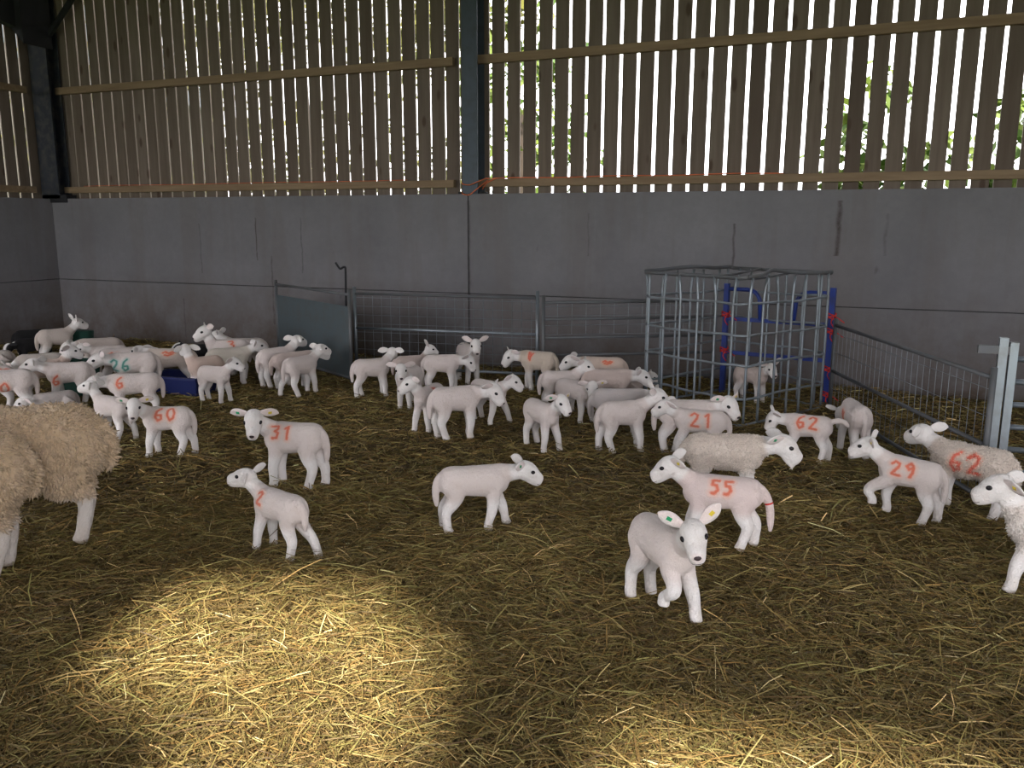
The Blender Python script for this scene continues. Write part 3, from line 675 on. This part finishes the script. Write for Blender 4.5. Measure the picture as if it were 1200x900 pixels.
for t in (.05, .20, .36, .52, .67, .83, .95):
    for c in (0, 1): upright(t, c, k, random.uniform(-.03, .03)); k += 1
for t in (.10, .26, .43, .60, .77, .93):
    for a in (0, 1): upright(a, t, k, random.uniform(-.03, .03)); k += 1
# blue creep gate on the far side of the cage
bg0, bg1 = at(967, 474), at(846, 460); bd = nrm(bg1-bg0); bl = float(np.linalg.norm(bg1-bg0))
bg = empty('creep_gate', bg0, math.atan2(bd[1], bd[0])); tag(bg, 'blue painted tube gate with two looped tops behind the cage', 'gate')
for x in (0, bl):
    b = MB(); b.bar((x, 0, 0), (x, 0, 1.05), .045, .045, up=(0, 1, 0)); b.build('post', MBL, bg)
for z in (.40, .72):
    b = MB(); b.bar((0, 0, z), (bl, 0, z), .03, .035); b.build('rail', MBL, bg)
for x0, sx in ((0, 1), (bl, -1)):
    b = MB(); pts = [(x0, 0, 1.0)]+[(x0+sx*(.20+.12*math.sin(t)), 0, .88+.12*math.cos(t)) for t in np.linspace(0, math.pi/2, 6)]+[(x0+sx*.33, 0, .72)]
    b.tube(pts, .019, 10); b.build('loop', MBL, bg, True)
def tie(px, py, p, label):
    b = MB(); c = np.asarray(p, float)
    for j in range(4): b.tube([c+np.array([.037*math.cos(t+j)*1., .037*math.sin(t+j), -.018+.012*j+.008*math.sin(2*t)]) for t in np.linspace(0, 6.3, 12)], .006, 5)
    b.tube(cr([c+np.array([.03, -.035, 0]), c+np.array([.07, -.06, -.02]), c+np.array([.11, -.05, -.05])], 4), .005, 5)
    b.tube(cr([c+np.array([.02, -.035, 0]), c+np.array([.0, -.06, -.05]), c+np.array([.03, -.05, -.10])], 4), .005, 5)
    tag(b.build('twine_tie', MRED, smooth=True), label, 'twine', 'red twine ties on the blue gate')
r0 = np.array([bg0[0], bg0[1], 0]); l0 = np.array([bg1[0], bg1[1], 0])
for z, nm in ((.80, 'red twine tie highest on the right blue gate post'), (.67, 'red twine tie on right blue post level with the upper rail'), (.33, 'red twine tie on right blue post below the lower rail'), (.10, 'red twine tie lowest on the right blue post near the straw')): tie(0, 0, r0+np.array([0, 0, z]), nm)
for z, nm in ((.76, 'red twine tie on left blue post by the upper rail'), (.42, 'red twine tie on left blue post by the lower rail')): tie(0, 0, l0+np.array([0, 0, z]), nm)
# feeders
def trough(name, p0, p1, w, H, m, label, cat):
    p0 = np.asarray(p0); p1 = np.asarray(p1); d = p1-p0; Ln = np.linalg.norm(d); r = empty(name, p0, math.atan2(d[1], d[0])); tag(r, label, cat)
    b = MB(); t = .02; s = .03
    def ring(x0, x1, y0, y1, z): return [(x0, y0, z), (x1, y0, z), (x1, y1, z), (x0, y1, z)]
    rings = [ring(s, Ln-s, -w/2+s, w/2-s, 0.), ring(0, Ln, -w/2, w/2, H), ring(t, Ln-t, -w/2+t, w/2-t, H), ring(s+t, Ln-s-t, -w/2+s+t, w/2-s-t, .03)]
    v = [q for rg in rings for q in rg]; f = [(3, 2, 1, 0), (12, 13, 14, 15)]
    for k in range(3):
        for i in range(4): j = (i+1) % 4; f.append((k*4+i, k*4+j, k*4+4+j, k*4+4+i))
    b.add(v, f); o = b.build('tub', m, r); bv = o.modifiers.new('b', 'BEVEL'); bv.width = .012; bv.segments = 2
    b = MB(); loop = ring(-.006, Ln+.006, -w/2-.006, w/2+.006, H); loop = [np.array(q) for q in loop]
    for i in range(4): b.bar(loop[i], loop[(i+1) % 4], .03, .022)
    b.build('rim', m, r); return r
trough('feed_trough', at(184, 457), at(246, 462), .36, .17, MBTUB, 'blue plastic trough behind the lambs on the left', 'trough')
trough('feed_trough', at(84, 463), at(107, 465), .30, .32, MGTUB, 'dark green plastic trough among the crowd of lambs on the left', 'trough')
b = MB(); pb = at(97, 420); b.add(*loft([(0, 0, 0), (0, 0, .02), (0, 0, .33), (0, 0, .34), (0, 0, .33), (0, 0, .05)], [.10, .12, .15, .155, .14, .115], n=20)); o = b.build('bucket', MGTUB, smooth=True); o.location = pb
tag(o, 'small dark green bucket by the wall in the far left corner', 'bucket')
# ------------------------------------------------------------------ the flock
FL = dict(mat=MWF, body=(.64, .55, .48), tuft=(6500, .010, .0032))
Z4 = (0, 0, 0)
# ---- near lambs
sheep('lamb marked 31 facing left with head turned towards us, behind the smaller striding one', 155, -97, x0=270, x1=387, yt=478, yb=577, ne=28, hp=-28, ear=(-8, -2), legs=[(.01, 0, 0), (.0, 0, 0), (.03, .01, 0), (-.035, 0, 0)], tags='yg', mark=[('31', 331, 500, 0)], vox=.0055, mh=.085)
sheep('small lamb seen from behind with a faint red 2, striding left', 126, 152, x0=267, x1=377, yt=540, yb=663, ne=22, hp=6, ear=(0, 28), legs=[(.05, .0, 0), (.02, 0, 0), (.0, .01, 0), (-.09, -.03, 0)], tags='-g', mark=[('2', 307, 577, 1)], vox=.0055, mh=.07, tail=.8)
sheep('plain lamb without a number walking right, alone in the middle of the straw', 8, 4, x0=505, x1=638, yt=532, yb=628, ne=6, hp=-20, ear=(10, 8), legs=[(.07, 0, 0), (-.055, 0, 0), (-.03, 0, 0), (-.015, 0, 0)], tags='-g', vox=.0055, eback=.7)
sheep('lamb trotting towards us with one front leg lifted, nearest in the middle right', -55, -84, x0=735, x1=842, yt=585, yb=731, ne=22, hp=-14, hr=10, ear=(38, 34), eback=.2, droop=0, legs=[(.04, .02, 0), (-.01, .0, .07), (-.02, 0, 0), (-.03, 0, 0)], tags='yg', vox=.0055)
sheep('pale pink lamb marked 55 with a red band on its long tail', 176, 180, x0=760, x1=909, yt=526, yb=648, ne=32, hp=-22, ear=(-8, 12), eback=.9, legs=[(.0, 0, 0), (.05, 0, 0), (.035, .0, .0), (-.03, 0, 0)], tags='y-', tail=1.35, tout=.5, band=True, mark=[('55', 847, 566, 0)], vox=.0055, mh=.075, body=(.69, .56, .535))
sheep('bigger woolly lamb bleating to the right with no number, between lambs 21 and 55', 6, 0, x0=801, x1=933, back=509, s=1.05, ne=6, hp=-26, mouth=True, ear=(-10, -10), eback=.9, tags='-g', fat=1.04, fluff=.003, vox=.006, **FL)
sheep('lamb marked 21 facing left in front of the cage', 176, 182, x0=757, x1=864, yt=468, yb=541, ne=26, hp=-18, ear=(-20, 0), eback=.9, legs=[(.05, .0, 0), (.08, 0, 0), Z4, Z4], mark=[('21', 821, 492, 0)], vox=.006, mh=.10)
sheep('lamb just behind number 21 with its head raised over that back, looking right', 3, -45, x0=762, x1=869, back=468, s=.98, ne=18, hp=-28, ear=(2, 2), tags='yg', vox=.006)
sheep('lamb marked 62 beside the cage with lowered head', 173, 190, x0=898, x1=993, yt=472, yb=545, ne=4, hp=-48, ear=(-5, 25), legs=[(.03, 0, 0), (.07, 0, 0), (.02, 0, 0), (-.03, 0, 0)], tail=.42, tout=1.8, tside=0, mark=[('62', 946, 493, 0)], vox=.006)
sheep('lamb showing its rump by the blue gate, a red smear on its back', 108, 112, x0=972, x1=1019, yt=466, yb=541, s=.95, ne=-35, hp=-60, mark=[('v', 988, 488, 0)], vox=.006, mh=.11)
sheep('lamb marked 29 leaping left with front legs off the straw', 170, 177, x0=993, x1=1113, yt=503, yb=619, ne=26, hp=-14, ear=(8, 30), legs=[(.10, 0, .085), (.02, 0, .02), (.035, 0, 0), (-.035, 0, 0)], tags='y-', mark=[('29', 1059, 545, 0)], vox=.0055, mh=.085, pitch=4)
sheep('woolly lamb marked 62 facing away at the pen gate on the right', 162, 140, x0=1060, x1=1196, back=521, s=1.0, ne=24, hp=-6, ear=(0, 14), tags='yg', mark=[('62', 1131, 542, 0)], vox=.006, fat=1.03, fluff=.003, mh=.11, **FL)
sheep('woolly lamb cut off by the right edge of the view, nose to the left', 203, 181, x0=1137, yt=572, yb=706, s=1.0, ne=50, hp=-16, ear=(-20, -5), eback=.9, legs=[(.06, 0, 0), (-.06, 0, 0), Z4, Z4], vox=.0055, fluff=.003, mat=MWF, tuft=(6500, .011, .0033), body=(.72, .65, .60), tags='y-')
# ---- the middle bunch
MID = dict(vox=.007)
sheep('lamb standing square to us at the front of the bunch, yellow tag', -58, -48, x0=615, x1=668, yt=456, yb=532, ne=24, hp=-26, ear=(-5, 0), tags='yg', legs=[(.02, .03, 0), (.02, -.02, 0), Z4, Z4], **MID)
sheep('lamb with its tail to us left of centre, nose dipped to the right', 14, -25, x0=507, x1=585, yt=437, yb=518, ne=8, hp=-38, ear=(0, 0), legs=[(.0, 0, 0), (-.02, 0, 0), (0, 0, 0), (.04, 0, 0)], **MID)
sheep('lamb with red flank mark and head turned left, before the mesh hurdle', -118, -165, x0=466, x1=522, yt=437, yb=508, ne=40, hp=-20, mark=[('v', 510, 457, 0)], legs=[(.02, .02, 0), (.02, -.02, 0), Z4, Z4], **MID)
sheep('lamb furthest left in front of the mesh hurdle, head turned away', 8, 75, x0=412, x1=471, yt=404, yb=468, ne=30, hp=-5, ear=(5, 5), legs=[Z4, (.02, 0, 0), (.03, 0, 0), (-.03, 0, 0)], **MID)
sheep('lamb staring at us beside the leftmost one at the mesh hurdle', -112, -88, x0=454, x1=494, yt=421, yb=481, ne=30, hp=-22, ear=(8, 8), **MID)
sheep('pinkish lamb with pricked ears looking right beside the mesh hurdle', 10, 2, x0=462, x1=510, yt=396, yb=456, ne=48, hp=-18, ear=(35, 40), eback=.8, droop=0, body=(.60, .48, .44), **MID)
sheep('lamb sniffing down to the right in front of the mesh hurdle', -6, -16, x0=494, x1=557, yt=410, yb=461, ne=0, hp=-42, ear=(15, 0), legs=[(.03, 0, 0), Z4, (-.02, 0, 0), (.03, 0, 0)], **MID)
sheep('lamb facing us against the mesh hurdle with ears spread wide', -72, -82, x0=532, x1=575, yt=396, yb=452, ne=32, hp=-25, ear=(18, 18), droop=.3, **MID)
sheep('lamb with front legs straddled, face to the right, middle of the bunch', -46, -14, x0=556, x1=609, yt=431, yb=499, ne=18, hp=-24, ear=(-15, 0), legs=[(.05, .05, 0), (-.01, -.05, 0), Z4, Z4], **MID)
sheep('stained older lamb curling its head back to its side near the hurdle join', 152, 205, x0=589, x1=654, yt=404, yb=462, ne=2, hp=-34, ear=(0, 10), mark=[('v', 622, 416, 0)], legs=[(-.05, 0, 0), (.03, 0, 0), Z4, Z4], bend=1.2, vox=.007, mat=MWF, body=(.60, .50, .41), mh=.13)
sheep('lamb with back end left and ear raised, behind the one with a yellow tag', 6, -14, x0=629, x1=699, yt=417, yb=484, ne=30, hp=-24, ear=(10, 0), **MID)
sheep('lamb by the cage with a red smear along its back, face to the left', 178, 186, x0=654, x1=738, back=418, s=.98, ne=5, hp=-25, ear=(-15, 0), eback=.8, body=(.58, .45, .38), mark=[('s', 712, 422, 0)], **MID)
sheep('lamb with a very white face turned to us, left of the cage', -42, -92, x0=656, x1=706, yt=436, yb=498, ne=12, hp=-30, ear=(0, -10), legs=[(.03, .03, 0), (.02, -.03, 0), Z4, Z4], tags='y-', **MID)
sheep('dusky lamb half hidden at the left corner of the cage', 10, 0, x0=693, x1=752, back=432, s=.95, ne=-2, hp=-24, ear=(0, 5), body=(.56, .45, .41), **MID)
sheep('grey lamb with a black nose and green tag behind the tall lamb at the cage', 5, -12, x0=708, x1=766, back=455, s=.95, ne=4, hp=-26, ear=(5, 0), tags='g-', body=(.48, .43, .42), **MID)
sheep('tall lamb stepping right at the front of the cage', 20, 4, x0=696, x1=788, yt=446, yb=534, ne=30, hp=-14, ear=(35, 10), eback=.7, droop=0, legs=[(.03, 0, 0), (.02, 0, 0), (-.03, .01, 0), (.04, 0, 0)], **MID)
sheep('lamb lying behind the left bars of the cage', 0, -10, x0=716, x1=764, back=440, s=.85, lie=True, ne=20, hp=-20, body=(.56, .46, .42), **MID)
sheep('lamb inside the cage looking out between the bars', -40, -62, x0=858, x1=916, yt=420, yb=474, ne=28, hp=-22, ear=(38, 5), droop=0, body=(.56, .46, .42), **MID)
# ---- towards the sheeted hurdle
sheep('left lamb of the pair in front of the sheeted hurdle', 26, 40, x0=299, x1=360, yt=392, yb=456, ne=26, hp=0, ear=(0, 0), legs=[Z4, Z4, (.0, 0, 0), (.03, 0, 0)], **MID)
sheep('lamb squeezed between the pair in front of the sheeted hurdle', 18, 12, x0=324, x1=378, back=412, s=.92, ne=12, hp=-15, body=(.56, .45, .41), **MID)
sheep('right lamb of the pair at the sheeted hurdle, legs spread, seen from behind', 42, 26, x0=326, x1=388, yt=401, yb=467, ne=24, hp=-5, ear=(4, 4), legs=[Z4, (.02, 0, 0), (-.04, .05, 0), (.02, -.05, 0)], **MID)
sheep('lamb facing right with chest to us in front of the blue trough', -42, -16, x0=236, x1=282, yt=411, yb=474, ne=26, hp=-20, ear=(-10, 0), legs=[(.02, .02, 0), (.01, -.02, 0), Z4, Z4], **MID)
sheep('tan necked lamb with head turned off, drooping ears, by the blue trough', 205, 110, x0=206, x1=262, yt=400, yb=464, ne=48, hp=-5, ear=(-12, -12), body=(.60, .45, .38), **MID)
sheep('tall lamb with raised head and a red mark, behind the blue trough', 188, 198, x0=226, x1=295, yt=377, yb=448, ne=56, hp=-16, ear=(20, 15), mark=[('3', 271, 402, 0)], **MID)
sheep('lamb peeping over the raised tall one near the blue trough', 170, 160, x0=246, x1=312, back=396, s=1.0, ne=32, hp=-12, ear=(15, 20), **MID)
sheep('lamb by the wall looking right behind the tall one', 6, 6, x0=244, x1=310, back=407, s=.95, ne=22, hp=-12, ear=(0, 0), body=(.58, .52, .45), **MID)
sheep('black lamb with white face flashes behind the blue trough', 178, 188, x0=206, x1=262, back=403, s=.9, ne=10, hp=-20, black=True, **MID)
sheep('lamb with a red patch behind the trough, face to the wall', 172, 140, x0=160, x1=224, back=408, s=1.0, ne=12, hp=-12, ear=(-10, -10), mark=[('s', 198, 411, 0)], body=(.60, .50, .44), mh=.12, **MID)
# ---- the crowd on the left
sheep('lamb above the green number with head low to the right, over the blue trough', 3, -6, x0=110, x1=196, back=407, s=.98, ne=-6, hp=-24, ear=(-15, -5), eback=.8, mark=[('s', 134, 416, 0)], **MID)
sheep('lamb with the green painted 26 on its side', 176, 186, x0=98, x1=190, yt=411, yb=467, ne=2, hp=-14, ear=(25, 5), mark=[('26', 141, 428, 0)], vox=.007, mat=MWG, mh=.11)
sheep('lamb with red 6 in front of the green 26', 177, 170, x0=103, x1=187, back=437, s=.95, ne=-2, hp=-25, mark=[('6', 140, 448, 0)], **MID)
sheep('lamb seen from behind with muzzle lifted left, beside the face of lamb 60', 128, 150, x0=94, x1=159, yt=440, yb=520, ne=40, hp=6, ear=(0, 0), legs=[Z4, Z4, (.02, .03, 0), (-.04, -.02, 0)], **MID)
sheep('lamb marked 60 looking at us beside the rump of the ewe', 163, -98, x0=137, x1=231, yt=462, yb=538, ne=20, hp=-26, ear=(2, 2), tags='yg', legs=[(.03, 0, 0), (-.01, 0, 0), (.04, 0, 0), (-.05, 0, 0)], mark=[('60', 193, 481, 0)], **MID)
sheep('lamb with a red 6 standing in front of the green trough', 172, 158, x0=30, x1=108, yt=426, yb=478, s=.98, ne=18, hp=-5, mark=[('6', 66, 446, 0)], legs=[Z4, Z4, (.02, 0, 0), (-.06, 0, 0)], **MID)
sheep('lamb with an orange 0 at the left edge, rump to the right', 176, 180, x1=47, yb=492, back=440, s=1.0, ne=20, mark=[('0', 6, 456, 0)], mh=.11, **MID)
sheep('lamb at the left edge behind the orange 0, a red smear high on its side', 178, 182, x1=24, back=429, s=1.0, ne=20, mark=[('s', 3, 430, 0)], **MID)
sheep('small lamb lying behind the back of the ewe', 196, 190, x0=24, x1=84, back=459, s=.80, lie=True, ne=-5, hp=-20, ear=(-20, -10), body=(.50, .44, .42), **MID)
sheep('greyish lamb bending its head down left among the crowd', 186, 195, x0=16, x1=66, back=414, s=.95, ne=-32, hp=-50, ear=(30, 30), body=(.48, .42, .38), **MID)
sheep('tan necked lamb looking right in the middle of the crowd', 8, 0, x0=24, x1=94, back=421, s=.92, ne=52, hp=-16, ear=(-5, 0), eback=.8, body=(.52, .39, .33), **MID)
sheep('lamb with a dark nose facing left behind the green 26', 172, 205, x0=91, x1=150, back=405, s=.85, ne=18, hp=-30, ear=(5, 5), **MID)
sheep('brownish lamb resting behind the dark nosed one', 184, 170, x0=76, x1=140, back=396, s=1.0, ne=-10, hp=-40, body=(.50, .42, .38), **MID)
sheep('black lamb with white cheeks crouching in the far left corner', 6, -20, x0=12, x1=82, back=386, s=.95, ne=-2, hp=-26, black=True, dz=-.05, **MID)
sheep('black lamb with a pale face low at the far left edge', 200, 215, x0=8, x1=56, back=396, s=.85, ne=-15, hp=-40, black=True, dz=-.05, **MID)
sheep('lamb with pricked ears against the wall behind the black lamb', 14, 20, x0=40, x1=104, yt=369, yb=428, s=1.0, ne=40, hp=-5, ear=(45, 45), droop=0, body=(.56, .48, .43), **MID)
sheep('grey lamb lying at the left edge below the black lamb', 185, 185, x1=20, back=411, s=.9, lie=True, body=(.40, .35, .32), **MID)
# ---- two ewes
EW = dict(name='ewe', cat='ewe', group='two ewes at the left edge', mat=MEWE, body=(.58, .425, .275), white=(.62, .56, .52), fat=1.34, wide=1.02, legr=.84, legu=1.4, neck=.16, nfat=1.45, hs=.92, vox=.014, lenx=1., legz=(.165, .12), fluff=.004, fs=.016, tail=.75, smooth=4, tuft=(11000, .026, .0068))
sheep('woolly ewe with a full fleece, further of the two at the left edge', 170, 180, x1=138, yb=657, s=1.72, ne=0, hp=-50, legs=[Z4, Z4, (.0, 0, 0), (.0, .0, 0)], **EW)
sheep('woolly ewe nearest at the left edge with dirty wool hanging under its tail', 176, 180, x1=49, yb=714, s=1.68, ne=0, hp=-50, legs=[Z4, Z4, (.03, 0, 0), (-.01, 0, 0)], **EW)
for r in REPORT: print('FIT', *r)
# ------------------------------------------------------------------ beyond the boards
def leaf_m(name, c1, c2):
    m = mat(name, c1, .6); t = NT(m); a = t.attr('tone').outputs['Fac']; t.base(t.ramp(a, [(0, c1), (1, c2)]))
    t.b.inputs['Transmission Weight'].default_value = 0; return m
ML1 = leaf_m('leaf_yellow_green', (.07, .085, .012), (.20, .19, .045)); ML2 = leaf_m('leaf_green', (.04, .09, .01), (.13, .17, .025)); MBK = mat('bark', (.035, .026, .018), .9)
def tree(x, y, H, rad, m, label, n=2600, z0=.6):
    r = empty('tree', (x, y, 0)); tag(r, label, 'tree', 'trees beyond the slatted wall')
    b = MB(); b.tube([(0, 0, -.2), (.05, 0, H*.35), (0, .05, H*.7)], [.16, .12, .05], 8); b.build('trunk', MBK, r, True)
    rg = np.random.default_rng(int(abs(x)*100+y*7+H)); b = MB()
    cl = [(rg.normal(0, rad*.45), rg.normal(0, rad*.45), z0+rg.random()*(H-z0), rad*rg.uniform(.3, .55)) for _ in range(16)]
    for i in range(n):
        cx, cy, cz, cr0 = cl[rg.integers(len(cl))]; p = np.array([cx, cy, cz])+rg.normal(0, cr0*.6, 3); p[2] = max(p[2], .1)
        a = nrm(rg.normal(0, 1, 3)); c = nrm(np.cross(a, rg.normal(0, 1, 3))); s = rg.uniform(.07, .13)
        b.add([p-a*s, p+c*s*.5, p+a*s, p-c*s*.5], [(0, 1, 2, 3)], rg.random())
    b.build('foliage', m, r, attr='tone')
TL = ['yellow green tree beyond the slats, left end of the row', 'yellow green tree beyond the slats, second from the left', 'yellow green tree beyond the slats, third from the left', 'tree beyond the slats just left of the middle column']
for (x, y, H, rad, m), lb in zip(((-15.5, 13.5, 8., 1.6, ML1), (-12.6, 14.5, 8., 1.7, ML1), (-9.8, 13.8, 8., 1.7, ML1), (-7.2, 14.2, 7.5, 1.5, ML1)), TL): tree(x, y, H, rad, m, lb)
for px, yy, H, rad, lb, n in ((610, 15, 5.2, 1.1, 'low green bush beyond the slats right of the middle column', 1500), (1020, 13, 3.5, .75, 'green bush beyond the slats above the low mesh hurdle', 1100), (1185, 13.5, 3.2, .6, 'green bush beyond the slats at the right end', 800)):
    q = at_y(px, 150, yy); tree(q[0], yy, H, rad, ML2, lb, n, .3)
r = empty('farm_building', (-23, 19, 0)); tag(r, 'pale rendered farm building beyond the slats on the far left', 'building')
MREN = mat('pale_render', (.10, .095, .08), .9)
b = MB(); b.add(*prism([(-4, -.2), (4, -.2), (4, 5), (0, 8.5), (-4, 5)], -3, 3)); b.build('wall', MREN, r)
b = MB(); b.bar((-4.2, 0, 5.0), (0, 0, 8.75), 6.4, .1); b.bar((4.2, 0, 5.0), (0, 0, 8.75), 6.4, .1); b.build('roof', MSHEET, r)
# ------------------------------------------------------------------ light
w = bpy.data.worlds.new('sky'); S.world = w; w.use_nodes = True; t = w.node_tree; bg = t.nodes['Background']
tc = t.nodes.new('ShaderNodeTexCoord'); sp = t.nodes.new('ShaderNodeSeparateXYZ'); rp = t.nodes.new('ShaderNodeValToRGB')
t.links.new(tc.outputs['Generated'], sp.inputs[0]); t.links.new(sp.outputs['Z'], rp.inputs['Fac']); t.links.new(rp.outputs['Color'], bg.inputs['Color'])
rp.color_ramp.elements[0].color = (.98, .97, 1, 1); rp.color_ramp.elements[1].color = (.91, .93, 1, 1)
bg.inputs['Strength'].default_value = SKY
sl = bpy.data.lights.new('sun', 'SUN'); so = bpy.data.objects.new('sun', sl); COL.objects.link(so)
sl.energy = SUN; sl.angle = R(3.6); sl.color = (1, .94, .84)
so.rotation_mode = 'QUATERNION'; so.rotation_quaternion = Vector(SUNDIR).to_track_quat('-Z', 'Y'); so.location = (3, -12, 12)
pl = bpy.data.lights.new('portal', 'AREA'); po = bpy.data.objects.new('portal', pl); COL.objects.link(po)
pl.shape = 'RECTANGLE'; pl.size = 9; pl.size_y = 4.4; po.location = (3.2, YF-.2, 2.1); po.rotation_euler = (R(90), 0, 0)
try: pl.cycles.is_portal = True
except Exception: pass
S.view_settings.view_transform = 'Standard'; S.view_settings.look = 'None'; S.view_settings.exposure = EXPO; S.view_settings.gamma = 1
S.view_settings.use_curve_mapping = False
S.cycles.max_bounces = 8; S.cycles.diffuse_bounces = 5; S.cycles.use_denoising = True
